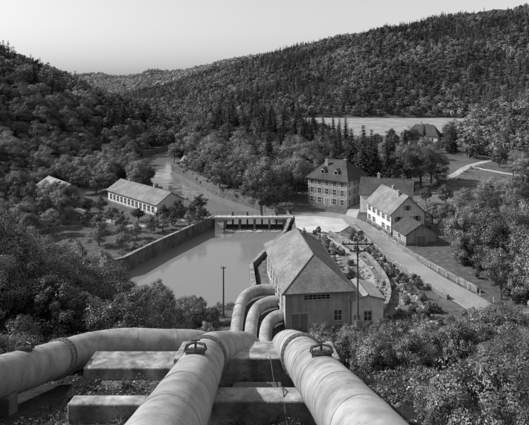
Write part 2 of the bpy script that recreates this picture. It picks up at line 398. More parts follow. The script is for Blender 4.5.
house('white_long_house', (37.5, 153, 3), 70, 9, 15, 6.4, 4.0, 0, 0, .5, M_white, M_tiled, ww2, chims=[(0, 2.5, .6, 1.2)])
house('tiled_shed', (37.5, 125.5, 3), 12, 8, 7, 2.8, 2.3, 0, 0, .4, M_cream, M_tiled, [('S', 0, 0, 2.4, 2.2, 'door'), ('W', 0, 1, 1, 1, 'plain')])
fw = [('W', -12.6 + i * 2.3, 1.2, 1.2, 1.7, 'plain') for i in range(12)] + [('S', -2.2, 1.2, 1.1, 1.7, 'plain'), ('S', 2.2, 1.2, 1.1, 1.7, 'plain'), ('S', 0, 0, 1.5, 2.4, 'door')]
house('factory_hall', (-38.6, 160.6, 3), 45, 9.6, 29.5, 4.1, 2.7, 0, 0, .5, M_white, M_tile, fw, chims=[(0, 9, .6, .9), (0, -6, .6, .9)])
house('barn', (-69, 168, 3), 43, 9.5, 19, 4.2, 2.8, 0, 0, .5, M_cream, M_tilel, [('W', -5 + i * 3.3, 1.3, 1.2, 1.4, 'plain') for i in range(4)] + [('S', 0, 0, 2.4, 2.6, 'door')])
house('river_hut', (-35.5, 241, 3), 60, 5.5, 8, 2.6, 2.0, 0, 0, .4, M_cream, M_tilel, [('W', 0, 1, 1, 1, 'plain')])
farw = [('W', -6 + i * 3, z, 1, 1.5, 'plain') for i in range(5) for z in (1, 4)] + [('S', -3 + i * 3, z, 1, 1.5, 'plain') for i in range(3) for z in (1, 4)]
house('farmhouse', (103, 322, 3), 62, 13, 18, 7.4, 6, 4, 4, .6, M_white, M_tiled, farw, chims=[(0, 2, .8, 1.6)])

# ------------------------------------------------------------------ roads, yards
def ribbon(name, pts, width, m, lift=.05, step=1.5):
    P = catmull([(x, y, 0) for x, y in pts], step)
    L, R, Cn = [], [], []
    for i, p in enumerate(P):
        t = (P[min(i + 1, len(P) - 1)] - P[max(i - 1, 0)]).normalized(); nrm = Vector((-t.y, t.x, 0))
        hw_ = width / 2
        z = max(hz(p.x, p.y), hz((p + nrm * hw_).x, (p + nrm * hw_).y), hz((p - nrm * hw_).x, (p - nrm * hw_).y)) + lift
        L.append((p + nrm * hw_).to_tuple()[:2] + (z,)); R.append((p - nrm * hw_).to_tuple()[:2] + (z,)); Cn.append((p, nrm, z))
    b = MB()
    for i in range(len(P) - 1):
        b.poly([R[i], R[i + 1], L[i + 1], L[i]], 0)
        for a_, s_ in ((L, 1), (R, -1)):
            q0 = Vector(a_[i]); q1 = Vector(a_[i + 1]); n0 = Cn[i][1] * s_ * .5; n1 = Cn[i + 1][1] * s_ * .5
            pts_ = [q0, q1, q1 + n1 - Vector((0, 0, .5)), q0 + n0 - Vector((0, 0, .5))]
            b.poly(pts_ if s_ < 0 else pts_[::-1], 1)
    b.obj(name, [m, M_gravel])
    return Cn
road = ribbon('road', [(8.5, 150.5), (16, 151.2), (22, 148.5), (26, 141), (28.5, 130), (30.7, 114), (33.2, 102), (36.8, 91.5), (40, 83), (47, 77)], 5.6, M_asph)
ribbon('country_lane', [(25, 146), (29.5, 160), (39, 176), (58, 192), (80, 214), (98, 240), (120, 262)], 3.4, M_gravel, .03)
ribbon('hill_track', [(98, 240), (106, 222), (118, 208), (128, 196), (140, 190)], 3.2, M_gravel, .04)
ribbon('river_path', [(-15.5, 147.5), (-21, 146), (-27, 141), (-36, 138.5), (-48, 146), (-60, 158), (-75, 172)], 2.4, M_gravel, .03)
ribbon('embankment_path', [(17, 87), (20.5, 95), (21.5, 106), (19, 118), (15, 130), (13.5, 140)], 1.8, M_gravel, .04)
b = MB(); YP = [(8.6, 134.5), (13.5, 131), (20, 132.5), (23.5, 138), (22.5, 145.5), (15, 148.6), (8.8, 148)]
b.poly([(x, y, 3.12) for x, y in YP], 0)
for i in range(len(YP)):
    p, q = YP[i], YP[(i + 1) % len(YP)]
    b.poly([(p[0], p[1], 2.6), (q[0], q[1], 2.6), (q[0], q[1], 3.12), (p[0], p[1], 3.12)], 0)
b.obj('paved_yard', [M_yard])

def wall(name, pts, th, z0, z1, m, cope=.15, follow=False):
    b = MB()
    P = [Vector((x, y, 0)) for x, y in pts]
    if follow: P = catmull(P, 2.0)
    for i in range(len(P) - 1):
        p, q = P[i], P[i + 1]; d = (q - p); c = (p + q) / 2; zz = 0
        if follow: zz = min(hz(p.x, p.y), hz(q.x, q.y))
        e = .001 * (i % 2)
        b.obox(c, d, d.length / 2 + th * .3, th / 2 + e, zz + z0, zz + z1 + e, 0)
        b.obox(c, d, d.length / 2 + th * .3 + .01, th / 2 + .08 + e, zz + z1 + e + .001, zz + z1 + cope + e, 1)
    return b.obj(name, [m, M_conc])
wall('quay_wall', [(-38, 106.5), (-31.5, 111.5), (-27.6, 121), (-15.0, 147.2)], .7, -2.5, 3.5, M_concd)
wall('quay_wall', [(-1.9, 95), (-2.9, 108), (-.2, 116), (5.3, 132), (7.3, 144.5)], .7, -2.5, 3.4, M_stone)
wall('quay_wall', [(7.3, 149), (6.8, 156), (1, 163.8)], .7, -2.5, 3.2, M_stone)
wall('roadside_wall', [(24.4, 140), (25.3, 130), (27.4, 114), (29.9, 101.5), (33.3, 91)], .4, -.6, .75, M_stone, .1, True)
wall('garden_wall', [(30.5, 131), (32.6, 118), (36, 106), (40, 94)], .4, -.3, .9, M_stone, .1, True)
wall('terrace_wall', [(14.2, 78), (18.5, 82), (23, 92), (24, 104), (22, 118), (17, 130)], .5, -.5, 1.0, M_stone, .12, True)

E = empty('sluice_bridge', (0, 0, 0))
b = MB(); y0, y1 = 145.2, 148.0
b.box(-15.6, 8.4, y0, y1, 3.15, 3.5, 0); b.box(-15.6, 8.4, y0 - .12, y0, 3.05, 3.62, 0); b.box(-15.6, 8.4, y1, y1 + .12, 3.05, 3.62, 0)
b.obj('deck', [M_yard], E)
b = MB()
for i in range(5):
    x = -11.5 + i * 4.3; b.box(x - .35, x + .35, y0 - .6, y1 + .6, -2.2, 3.149, 0)
b.obj('piers', [M_concd], E)
b = MB()
for i in range(4):
    x = -11.5 + i * 4.3; b.box(x + .36, x + 3.94, y1 - .5, y1 - .3, -2, .9, 0); b.box(x + 1.9, x + 2.4, y1 - .55, y1 - .25, .9, 4.6, 0)
b.obj('sluice_gates', [M_iron], E)
b = MB()
for yy in (y0 - .06, y1 + .06):
    for i in range(17): x = -15.5 + i * 1.49; b.tube([(x, yy, 3.62), (x, yy, 4.5)], .03, 6)
    for z in (4.5, 4.08): b.tube([(-15.5, yy, z), (8.35, yy, z)], .028, 6)
b.obj('railings', [M_wood], E)

wm = bpy.data.materials.new('river_water'); wm.use_nodes = True
nt = wm.node_tree; bs = nt.nodes['Principled BSDF']
bs.inputs['Base Color'].default_value = (.2, .2, .2, 1); bs.inputs['Roughness'].default_value = .04; bs.inputs['IOR'].default_value = 1.5
tc = nn(nt, 'ShaderNodeTexCoord'); n = nn(nt, 'ShaderNodeTexNoise'); n.inputs['Scale'].default_value = 1.0; n.inputs['Detail'].default_value = 5
n2 = nn(nt, 'ShaderNodeTexNoise'); n2.inputs['Scale'].default_value = .09; n2.inputs['Detail'].default_value = 3
nt.links.new(tc.outputs['Object'], n.inputs['Vector']); nt.links.new(tc.outputs['Object'], n2.inputs['Vector'])
r = nn(nt, 'ShaderNodeMapRange'); r.inputs[1].default_value = .4; r.inputs[2].default_value = .6; r.inputs[3].default_value = .03; r.inputs[4].default_value = .4
nt.links.new(n2.outputs['Fac'], r.inputs[0])
bp = nn(nt, 'ShaderNodeBump'); bp.inputs['Distance'].default_value = .12; nt.links.new(r.outputs[0], bp.inputs['Strength'])
nt.links.new(n.outputs['Fac'], bp.inputs['Height']); nt.links.new(bp.outputs[0], bs.inputs['Normal'])
b = MB(); b.poly([(-160, 80, 0), (12, 80, 0), (12, 160, 0), (-10, 385, 0), (-80, 385, 0), (-160, 300, 0)]); b.obj('river_water', [wm])
b = MB()
r_ = random.Random(3)
for i in range(700):
    t = r_.random(); s = r_.uniform(-1, 1)
    cx = -24 - t * 22 + s * 6; cy = 181 + t * 34 + s * 4
    if i > 560: cx = r_.uniform(-14, 6); cy = r_.uniform(142.2, 144.6)
    if water_d(np.array([cx]), np.array([cy]))[0] > -.9: continue
    L_ = r_.uniform(.2, 1.2) * (1.4 if .3 < t < .6 else .6)
    pts = []
    for k in range(8):
        an = k / 8 * 6.283; rr = r_.uniform(.4, 1)
        x = math.cos(an) * L_ * rr; y = math.sin(an) * .25 * rr
        pts.append((cx + x * .8 + y * .6, cy + x * .3 + y * .8, .03 + i * .0003))
    b.poly(pts)
b.obj('river_rapids', [mat('foam', .45, .75, 4)])

# ------------------------------------------------------------------ penstocks
def penstock(name, path, man=None, rings=()):
    E = empty(name)
    P = catmull(path, .45)
    R = .81
    rad = [R + .17 * min(1, max(0, (p.y - 30) / 25)) for p in P]
    b = MB(); b.tube(P, rad, 40); b.obj('pipe_shell', [M_pipe], E, smooth=True)
    b = MB(); acc = 0; nxt = 2.4
    for i in range(1, len(P)):
        acc += (P[i] - P[i - 1]).length
        if acc > nxt:
            nxt += 2.4; t = (P[i] - P[i - 1]).normalized()
            c = P[i]; b.tube([c - t * .07, c + t * .07], rad[i] + .014, 40)
    b.obj('joint_bands', [M_pipe], E, smooth=False)
    b = MB()
    for yy in rings:
        i = min(range(len(P)), key=lambda j: abs(P[j].y - yy) + (0 if P[j].z > 20 else 99)); t = (P[i + 1] - P[i]).normalized(); c = P[i]
        for o in (-.18, .18): b.tube([c + t * (o - .04), c + t * (o + .04)], R + .09, 40)
        b.tube([c - t * .13, c + t * .13], R + .04, 40)
        u = t.cross(Vector((0, 0, 1))).normalized(); w = t.cross(u)
        for j in range(28):
            a = j / 28 * 6.2832; d = u * math.cos(a) + w * math.sin(a); q = c + d * (R + .06)
            b.tube([q - t * .28, q + t * .28], .018, 6)
    b.obj('expansion_joints', [M_pipeflange], E)
    if man:
        i = min(range(len(P)), key=lambda j: abs(P[j].y - man) + (0 if P[j].z > 20 else 99)); t = (P[i + 1] - P[i]).normalized()
        u = t.cross(Vector((0, 0, 1))).normalized(); w = u.cross(t)
        if w.z < 0: w = -w
        c = P[i] + w * R; b = MB()
        b.tube([c - w * .15, c + w * .05], .33, 24); b.tube([c + w * .05, c + w * .09], .37, 24); b.tube([c + w * .092, c + w * .12], .27, 24)
        for j in range(12):
            a = j / 12 * 6.2832; q = c + (u * math.cos(a) + t * math.sin(a)) * .32 + w * .08; b.tube([q, q + w * .05], .02, 6)
        for sg in (-1, 1):
            for s2 in (-1, 1):
                b.tube([c + u * .36 * sg + t * .14 * s2 + w * .06, c + u * .3 * sg + t * .1 * s2 + w * .24, c + w * .3], .032, 8)
        b.tube([c + w * .1, c + w * .4], .04, 8)
        b.tube([c + w * .37 - u * .15, c + w * .37 + u * .15], .024, 8)
        b.obj('manhole', [M_iron], E)
    return E
za = lambda y: 38.37 - .37 * y
penstock('penstock', [(-2.15, -14, za(-14)), (-2.15, 5, za(5)), (-2.2, 12, za(12)), (-2.35, 18, za(18)), (-2.4, 21.6, za(21.6)), (-2.05, 23.6, 29.5), (-1.3, 25.2, 28.7), (-.95, 27.5, 27.4), (-1.3, 40, 20.2), (-2.1, 63, 7.0), (-2.1, 67, 5.1), (-2.1, 70, 4.6), (-2.0, 79, 4.5), (-1.3, 83.5, 4.5), (.4, 86, 4.5), (3.2, 87, 4.5)], man=16.4, rings=(20.2,))
penstock('penstock', [(2.5, -14, za(-14)), (2.35, 5, za(5)), (2.15, 12, za(12)), (1.75, 18, za(18)), (1.5, 21.8, za(21.8)), (1.3, 23.8, 29.45), (1.15, 25.4, 28.65), (1.1, 27.5, 27.4), (.9, 40, 20.2), (.1, 63, 7.0), (.1, 67, 5.1), (.1, 70, 4.6), (.15, 75, 4.5), (.6, 78.5, 4.5), (1.9, 80.8, 4.5), (4.2, 81.6, 4.5)], man=15.9, rings=(20.8,))
penstock('penstock', [(-12.0, -14, 42.9), (-11.5, 5, 36.0), (-11.0, 14, 32.6), (-10.4, 20, 30.35), (-9.9, 24, 28.85), (-9.3, 26.4, 28.05), (-7.8, 27.8, 27.6), (-5.8, 28.5, 27.2), (-4.0, 29.6, 26.6), (-3.5, 32, 25.0), (-3.7, 42, 19.2), (-4.3, 63, 7.0), (-4.3, 67, 5.1), (-4.3, 70, 4.6), (-4.2, 83, 4.5), (-3.4, 88.5, 4.5), (-1.2, 91.2, 4.5), (2.6, 92, 4.5)], man=20.8, rings=(24.2,))

def slab(name, x0, x1, y0_, y1_, zt0, zt1, zb, m=None, parent=None):
    b = MB(); b.v = [(x0, y0_, zb), (x1, y0_, zb), (x1, y1_, zb), (x0, y1_, zb), (x0, y0_, zt0), (x1, y0_, zt0), (x1, y1_, zt1), (x0, y1_, zt1)]
    b.f = [(0, 3, 2, 1), (4, 5, 6, 7), (0, 1, 5, 4), (1, 2, 6, 5), (2, 3, 7, 6), (3, 0, 4, 7)]; b.m = [0] * 6
    return b.obj(name, [m or M_conc], parent, bevel=.06)
slab('anchor_block', -4.1, 3.4, 22.4, 25.2, 29.75, 29.1, 25)
slab('pipe_saddle', -3.8, 3.5, 17.0, 17.9, 31.25, 31.2, 27)
slab('pipe_saddle', -3.8, 3.9, 10.6, 11.5, 33.6, 33.5, 30)
slab('pipe_saddle', -7.0, -4.0, 17.7, 18.4, 30.7, 30.6, 27)
slab('anchor_block', -8.5, -4.12, 23.4, 25.2, 28.75, 28.6, 24)
slab('anchor_plinth', -8.9, -4.3, 22.6, 23.395, 28.2, 28.2, 24, M_concd)
slab('pipe_saddle', -12.3, -9.6, 18.8, 19.5, 30.2, 30.1, 27, M_concd)
slab('concrete_step', -1.3, .7, 19.8, 20.5, 29.9, 29.85, 27, M_concd)
b = MB()
b.tube(catmull([(.25, 22.3, 29.9), (.45, 19.5, 30.1), (.65, 17.6, 31.35), (.7, 16.6, 31.0), (.95, 13, 31.5)], .4), .022, 6); b.obj('cable', [M_iron])

def pole(name, x, y, zt, arms):
    z = hz(x, y); E = empty(name, (x, y, z)); b = MB(); h = zt - z
    b.tube([(0, 0, -1), (0, 0, h)], [.17, .11], 10)
    b.obj('mast', [M_wood], E)
    b = MB()
    if arms:
        b.box(-2.3, 2.3, -.09, .09, h - .5, h - .34); b.tube([(-2.2, 0, h - .4), (0, 0, h - 1.9)], .05, 6); b.tube([(2.2, 0, h - .4), (0, 0, h - 1.9)], .05, 6)
        b.box(-1.2, 1.2, -.09, .09, h - 1.5, h - 1.36)
        for xx in (-2.1, -1.2, 1.2, 2.1): b.tube([(xx, 0, h - .34), (xx, 0, h - .05)], [.09, .05], 8)
        for xx in (-1.0, 1.0): b.tube([(xx, 0, h - 1.36), (xx, 0, h - 1.1)], [.09, .05], 8)
    else:
        b.box(-.4, .4, -.05, .05, h - .3, h - .2); b.tube([(-.35, 0, h - .2), (-.35, 0, h)], .05, 6); b.tube([(.35, 0, h - .2), (.35, 0, h)], .05, 6)
    b.obj('crossarms', [M_iron], E)
    return E
pole('utility_pole', 13.6, 73, 19.2, True)
pole('utility_pole', -6.9, 84, 11.5, False)

E = empty('road_fence'); b = MB()
for i in range(0, len(road) - 6, 2):
    p, nr, z = road[i]
    if p.y > 141 or p.y < 84: continue
    q = p + nr * 3.3; b.tube([(q.x, q.y, z - .3), (q.x, q.y, z + 1.0)], .07, 6)
b.obj('posts', [M_frame], E)

b = MB(); rr_ = random.Random(5)
for i in range(420):
    x = rr_.uniform(13.5, 29.5); y = rr_.uniform(80, 130); s = rr_.uniform(.1, .45)
    if (x < 20 and y < 89): continue
    if segdist(np.array([x]), np.array([y]), [(26, 141), (28.5, 130), (30.7, 114), (33.2, 102), (36.8, 91.5)])[0] < 3.8: continue
    z = hz(x, y); k = len(b.v)
    for (dx, dy, dz) in ((-1, -1, -.3), (1, -1, -.3), (1, 1, -.3), (-1, 1, -.3), (-.6, -.6, .8), (.6, -.7, .6), (.7, .6, .9), (-.7, .6, .7)):
        b.v.append((x + dx * s * rr_.uniform(.6, 1.2), y + dy * s * rr_.uniform(.6, 1.2), z + dz * s * rr_.uniform(.7, 1.2)))
    for q in ((0, 3, 2, 1), (4, 5, 6, 7), (0, 1, 5, 4), (1, 2, 6, 5), (2, 3, 7, 6), (3, 0, 4, 7)): b.f.append(tuple(k + j for j in q)); b.m.append(0)
b.obj('embankment_rocks', [M_rock])

# ------------------------------------------------------------------ vegetation prototypes
def quad_leaf(Cc, Nn, S, rg, asp=.62):
    n = len(Cc); Nn = Nn / (np.linalg.norm(Nn, axis=1, keepdims=True) + 1e-9)
    r = rg.normal(size=(n, 3)); U = np.cross(Nn, r); U /= np.linalg.norm(U, axis=1, keepdims=True) + 1e-9; W_ = np.cross(Nn, U)
    S = S[:, None]
    v = np.stack([Cc - U * S * .5, Cc - W_ * S * .5 * asp + U * S * .05, Cc + U * S * .5, Cc + W_ * S * .5 * asp + U * S * .05], 1)
    return v.reshape(-1, 3)
def tubeq(p0, p1, r0, r1, n=6):
    b = MB(); b.tube([p0, p1], [r0, r1], n, caps=False); return b.v, b.f
def assemble(name, leafV, tone, trunks, mleaf):
    nL = len(leafV) // 4
    V = [leafV]; Fq = [np.arange(nL * 4).reshape(-1, 4)]; k = nL * 4; mi = [np.zeros(nL)]; tn = [tone]
    for v, f in trunks:
        V.append(np.array(v)); Fq.append(np.array(f) + k); k += len(v); mi.append(np.ones(len(f))); tn.append(np.ones(len(f)))
    return np_mesh(name, np.concatenate(V), np.concatenate(Fq), [mleaf, M_bark], np.concatenate(mi), np.concatenate(tn))
def broadleaf(name, seed, H, R, ncl, nlf, ls, mleaf, zc=.58, za_=.42, trunk=True, rcf=.27):
    rg = np.random.default_rng(seed)
    lob = rg.normal(size=(7, 3)); lob /= np.linalg.norm(lob, axis=1, keepdims=True); la = rg.uniform(-.25, .35, 7)
    d = rg.normal(size=(ncl, 3)); d /= np.linalg.norm(d, axis=1, keepdims=True)
    f = rg.uniform(.25, 1, ncl) ** .55
    f *= 1 + (np.clip(d @ lob.T, 0, 1) ** 3 @ la)
    taper = 1 - .25 * np.clip(d[:, 2], 0, 1)
    cc = d * f[:, None] * np.array([R, R, H * za_]) * .82
    cc[:, :2] *= taper[:, None]; cc[:, 2] += H * zc
    rc = R * rcf * rg.uniform(.55, 1.35, ncl)
    ct = rg.uniform(.6, 1.35, ncl)
    ld = rg.normal(size=(ncl, nlf, 3)); ld /= np.linalg.norm(ld, axis=2, keepdims=True)
    lr = rg.uniform(.15, 1.12, (ncl, nlf)) ** .5
    pos = cc[:, None] + ld * (lr * rc[:, None])[..., None] * np.array([1, 1, .78])
    nrm = ld * .9 + d[:, None] * .6 + rg.normal(size=ld.shape) * .25 + np.array([0, 0, .2])
    S = ls * rg.uniform(.65, 1.35, ncl * nlf)
    tone = (ct[:, None] * rg.uniform(.8, 1.2, (ncl, nlf))).ravel()
    pos = pos.reshape(-1, 3); pos[:, 2] = np.maximum(pos[:, 2], .05)
    lv = quad_leaf(pos, nrm.reshape(-1, 3), S, rg)
    tr = []
    if trunk:
        tr.append(tubeq((0, 0, -.6), (0, 0, H * .35), R * .07, R * .05, 8)); tr.append(tubeq((0, 0, H * .35), (R * .05, 0, H * .8), R * .05, R * .012, 6))
        for i in range(min(9, ncl)):
            z0 = H * rg.uniform(.25, .6); tr.append(tubeq((0, 0, z0), tuple(cc[i]), R * .028, R * .006, 5))
    return assemble(name, lv, tone, tr, mleaf)
def conifer(name, seed, H, R, lev, nb, segs, mleaf):
    rg = np.random.default_rng(seed); P, N, S, Tn = [], [], [], []
    for i in range(lev):
        t = (i + rg.uniform(-.3, .3)) / lev; t = min(max(t, 0), .985); z = H * (.08 + .92 * t)
        rr = R * (1 - t) ** .75 * rg.uniform(.7, 1.2) + .12
        for j in range(nb):
            a = rg.uniform(0, 6.283); L_ = rr * rg.uniform(.6, 1.2); br = rg.uniform(.7, 1.25)
            for s in range(segs):
                q = (s + rg.uniform(.3, 1)) / segs; rad = L_ * q
                P.append((math.cos(a) * rad + rg.normal() * .06 * R, math.sin(a) * rad + rg.normal() * .06 * R, z - rad * (.28 + .1 * q) + rg.normal() * .1))
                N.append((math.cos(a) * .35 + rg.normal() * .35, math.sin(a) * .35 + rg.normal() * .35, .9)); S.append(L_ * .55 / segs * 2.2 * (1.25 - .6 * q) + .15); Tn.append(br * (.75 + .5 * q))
    lv = quad_leaf(np.array(P), np.array(N), np.array(S), rg, .7)
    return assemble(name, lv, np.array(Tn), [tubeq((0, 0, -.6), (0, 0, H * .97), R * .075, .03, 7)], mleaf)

mid_b = [broadleaf('broadleaf_mid_%d' % i, 10 + i, 12, 4.6 + .4 * (i % 3), 80, 150, .27, M_leaf, rcf=.225) for i in range(5)]
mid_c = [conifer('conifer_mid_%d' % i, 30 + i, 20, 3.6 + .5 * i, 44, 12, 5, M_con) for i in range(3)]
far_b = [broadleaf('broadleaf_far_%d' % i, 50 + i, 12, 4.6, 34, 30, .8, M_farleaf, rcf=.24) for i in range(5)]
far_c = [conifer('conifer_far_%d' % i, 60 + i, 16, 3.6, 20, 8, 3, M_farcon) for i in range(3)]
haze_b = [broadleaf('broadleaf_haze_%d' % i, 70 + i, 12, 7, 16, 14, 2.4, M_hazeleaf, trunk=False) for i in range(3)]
shrub = [broadleaf('shrub_%d' % i, 80 + i, 5, 2.3, 80, 130, .15, M_leafn, zc=.5, za_=.5, rcf=.22) for i in range(5)]
slopet = [broadleaf('slope_tree_%d' % i, 85 + i, 9, 3.7 + .3 * (i % 3), 130, 160, .17, M_leafn, zc=.53, za_=.47, rcf=.17) for i in range(5)]
nshrub = [broadleaf('near_shrub_%d' % i, 90 + i, 3.2, 1.6, 90, 230, .075, M_leafn, zc=.5, za_=.5, rcf=.2) for i in range(3)]
weed = [broadleaf('weed_%d' % i, 100 + i, .5, .4, 14, 22, .08, M_leafn, zc=.3, za_=.5, trunk=False, rcf=.4) for i in range(3)]
smallt = [broadleaf('small_tree_%d' % i, 110 + i, 5.5, 2.5, 50, 110, .2, M_leaf, zc=.58, za_=.42) for i in range(3)]

def proto_coll(name, meshes):
    c = C.new(name)
    for i, me in enumerate(meshes):
        o = bpy.data.objects.new(me.name, me); c.objects.link(o)
    return c
def scatter_obj(name, coll, X, Y, S, nproto, lean=.05, idx=None):
    n = len(X); Z = height(X, Y) - .15
    me = bpy.data.meshes.new(name); me.vertices.add(n); me.vertices.foreach_set('co', np.stack([X, Y, Z], 1).astype(np.float32).ravel())
    rot = np.stack([rng.normal(0, lean, n), rng.normal(0, lean, n), rng.uniform(0, 6.28, n)], 1).astype(np.float32)
    a = me.attributes.new('rot', 'FLOAT_VECTOR', 'POINT'); a.data.foreach_set('vector', rot.ravel())
    sx = S * rng.uniform(.85, 1.2, n)
    a = me.attributes.new('scl', 'FLOAT_VECTOR', 'POINT'); a.data.foreach_set('vector', np.stack([sx, sx, S], 1).astype(np.float32).ravel())
    if idx is None: idx = rng.integers(0, nproto, n)
    a = me.attributes.new('pidx', 'INT', 'POINT'); a.data.foreach_set('value', np.asarray(idx, np.int32))
    o = link(name, me)
    ng = bpy.data.node_groups.new(name + '_nodes', 'GeometryNodeTree')
    ng.interface.new_socket('Geometry', in_out='INPUT', socket_type='NodeSocketGeometry'); ng.interface.new_socket('Geometry', in_out='OUTPUT', socket_type='NodeSocketGeometry')
    gi = ng.nodes.new('NodeGroupInput'); go = ng.nodes.new('NodeGroupOutput')
    ip = ng.nodes.new('GeometryNodeInstanceOnPoints'); ci = ng.nodes.new('GeometryNodeCollectionInfo')
    ci.inputs['Collection'].default_value = coll; ci.inputs['Separate Children'].default_value = True; ci.inputs['Reset Children'].default_value = True
    def na(nm, dt):
        q = ng.nodes.new('GeometryNodeInputNamedAttribute'); q.data_type = dt; q.inputs['Name'].default_value = nm; return q.outputs['Attribute']
    er = ng.nodes.new('FunctionNodeEulerToRotation'); ng.links.new(na('rot', 'FLOAT_VECTOR'), er.inputs[0])
    ng.links.new(gi.outputs[0], ip.inputs['Points']); ng.links.new(ci.outputs[0], ip.inputs['Instance']); ip.inputs['Pick Instance'].default_value = True
    ng.links.new(na('pidx', 'INT'), ip.inputs['Instance Index']); ng.links.new(er.outputs[0], ip.inputs['Rotation']); ng.links.new(na('scl', 'FLOAT_VECTOR'), ip.inputs['Scale'])
    ng.links.new(ip.outputs[0], go.inputs[0])
    m = o.modifiers.new('scatter', 'NODES'); m.node_group = ng
    return o
def jgrid(x0, x1, y0, y1, sp):
    X, Y = np.meshgrid(np.arange(x0, x1, sp), np.arange(y0, y1, sp))
    X = X.ravel() + rng.uniform(-.48, .48, X.size) * sp; Y = Y.ravel() + rng.uniform(-.48, .48, Y.size) * sp
    return X, Y

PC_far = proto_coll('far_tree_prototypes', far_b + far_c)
PC_mid = proto_coll('mid_tree_prototypes', mid_b + mid_c)
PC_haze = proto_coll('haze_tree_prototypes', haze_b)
PC_shrub = proto_coll('shrub_prototypes', shrub)
PC_slope = proto_coll('slope_tree_prototypes', slopet)
PC_nshrub = proto_coll('near_shrub_prototypes', nshrub)
PC_weed = proto_coll('weed_prototypes', weed)

def mixidx(X, Y, nb, ncn, bias=.0, rnd=.9):
    s = np.sin(X * .021 + 1) + np.sin(Y * .027 + X * .01) + rng.normal(0, rnd, len(X)) + bias
    return np.where(s > .55, nb + rng.integers(0, ncn, len(X)), rng.integers(0, nb, len(X)))
# right/far hillside
X, Y = jgrid(-500, 900, 100, 1350, 8.2)
dR = hillR_d(X, Y); k = (dR > 3) & (dR < 470) & (np.abs(X) < .66 * Y + 40) & (Y > 330)
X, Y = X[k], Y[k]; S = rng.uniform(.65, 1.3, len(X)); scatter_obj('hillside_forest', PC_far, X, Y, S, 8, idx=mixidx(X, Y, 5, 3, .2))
# left hillside
X, Y = jgrid(-420, -60, 120, 830, 7.4)
dL = hillL_d(X, Y); k = (dL > 1) & (dL < 240) & (np.abs(X) < .72 * Y + 30) & (water_d(X, Y) > 4)
X, Y = X[k], Y[k]; kk = Y < 330
S = rng.uniform(.75, 1.35, len(X))
ii = mixidx(X, Y, 5, 3, -.3)
scatter_obj('left_hillside_forest', PC_mid, X[kk], Y[kk], S[kk], 8, idx=ii[kk]); kk = ~kk
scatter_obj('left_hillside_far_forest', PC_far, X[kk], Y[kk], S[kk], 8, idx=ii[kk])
# valley bottom woods beyond the village
X, Y = jgrid(-260, 260, 250, 1300, 8.5)
k = (hillR_d(X, Y) <= 3) & (hillL_d(X, Y) <= 1) & ~inside(X, Y, FIELD) & (water_d(X, Y) > 4) & ~((X > 24) & (Y < 600) & (X < .37 * Y)) & ((Y > 330) | (X > .40 * Y))
k &= segdist(X, Y, [(58, 192), (80, 214), (98, 240), (120, 262)]) > 5
X, Y = X[k], Y[k]; scatter_obj('valley_woods', PC_far, X, Y, rng.uniform(.8, 1.35, len(X)), 8, idx=mixidx(X, Y, 5, 3, -.4))
# far ridge
X, Y = jgrid(-1500, 600, 1100, 2050, 14)
dd = hillR_d(X, Y)
k = (np.abs(X) < .62 * Y) & ((dd > 455) | (Y > 1340) | ((dd < 1) & (Y > 1300))) & (X < 450)
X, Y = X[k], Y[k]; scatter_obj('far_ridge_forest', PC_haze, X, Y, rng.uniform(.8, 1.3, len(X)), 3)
# river-side grove between river and house
GROVE = [(-12, 184), (-2, 172), (6, 170), (13, 182), (26, 184), (36, 186), (46, 205), (38, 330), (20, 335), (-34, 335), (-44, 290), (-38, 252), (-26, 222), (-14, 196)]
X, Y = jgrid(-60, 60, 165, 340, 6.8)
k = inside(X, Y, GROVE) & (water_d(X, Y) > 2)
X, Y = X[k], Y[k]; gi_ = mixidx(X, Y, 5, 3, -1.1, 1.1)
S = rng.uniform(.8, 1.25, len(X)) * np.interp(Y, [170, 260, 330], [1.05, 1.45, 1.6])
S = np.where(gi_ >= 5, S * .8, S); S = np.where((X > 22), S * .8, S)
scatter_obj('riverside_grove', PC_mid, X, Y, S, 8, idx=gi_)
# trees and bushes lining both river banks
X, Y = jgrid(-100, 10, 164, 345, 4.6); dw = water_d(X, Y)
right = (X > np.interp(Y, [160, 176, 191, 221, 247, 280, 345], [-5, -10, -22, -38, -52, -60, -45]))
k = (dw > 1.2) & (((dw < 8.5) & right & (np.hypot(X + 35.5, Y - 241) > 7)) | (~right & (Y > 190) & (dw < 34) & (rng.random(len(X)) < .75)))
hh_ = np.where(right[k], rng.uniform(.35, .9, k.sum()), rng.uniform(.45, .95, k.sum()))
scatter_obj('riverbank_trees', PC_mid, X[k], Y[k], hh_, 5)
# right lower slopes
X, Y = jgrid(30, 260, 60, 345, 6.4)
k = (hillR_d(X, Y) > 1.0) & (X < .75 * Y + 25)
X, Y = X[k], Y[k]; scatter_obj('right_slope_woods', PC_mid, X, Y, rng.uniform(.7, 1.2, len(X)), 8, idx=mixidx(X, Y, 5, 3, -.4))
# thicket on the right between the road and the slope
X, Y = jgrid(38, 80, 78, 150, 3.4)
k = (hillR_d(X, Y) < 1) & (X > np.interp(Y, [78, 92, 106, 120, 133, 150], [52, 43.5, 41, 45, 48, 60])) & (rng.random(len(X)) < .8)
scatter_obj('roadside_thicket', PC_shrub, X[k], Y[k], rng.uniform(.4, 1.4, k.sum()), 5)
# copses on the meadow
X, Y = jgrid(84, 150, 176, 300, 7.5)
k = (hillR_d(X, Y) < 2) & (np.sin(X * .12) + np.sin(Y * .09 + 1) > .35) & (segdist(X, Y, [(58, 192), (80, 214), (98, 240), (120, 262)]) > 6) & (segdist(X, Y, [(98, 240), (106, 222), (118, 208), (128, 196)]) > 6)
scatter_obj('meadow_copse', PC_mid, X[k], Y[k], rng.uniform(.5, 1.0, k.sum()), 8, idx=mixidx(X[k], Y[k], 5, 3, -.5))
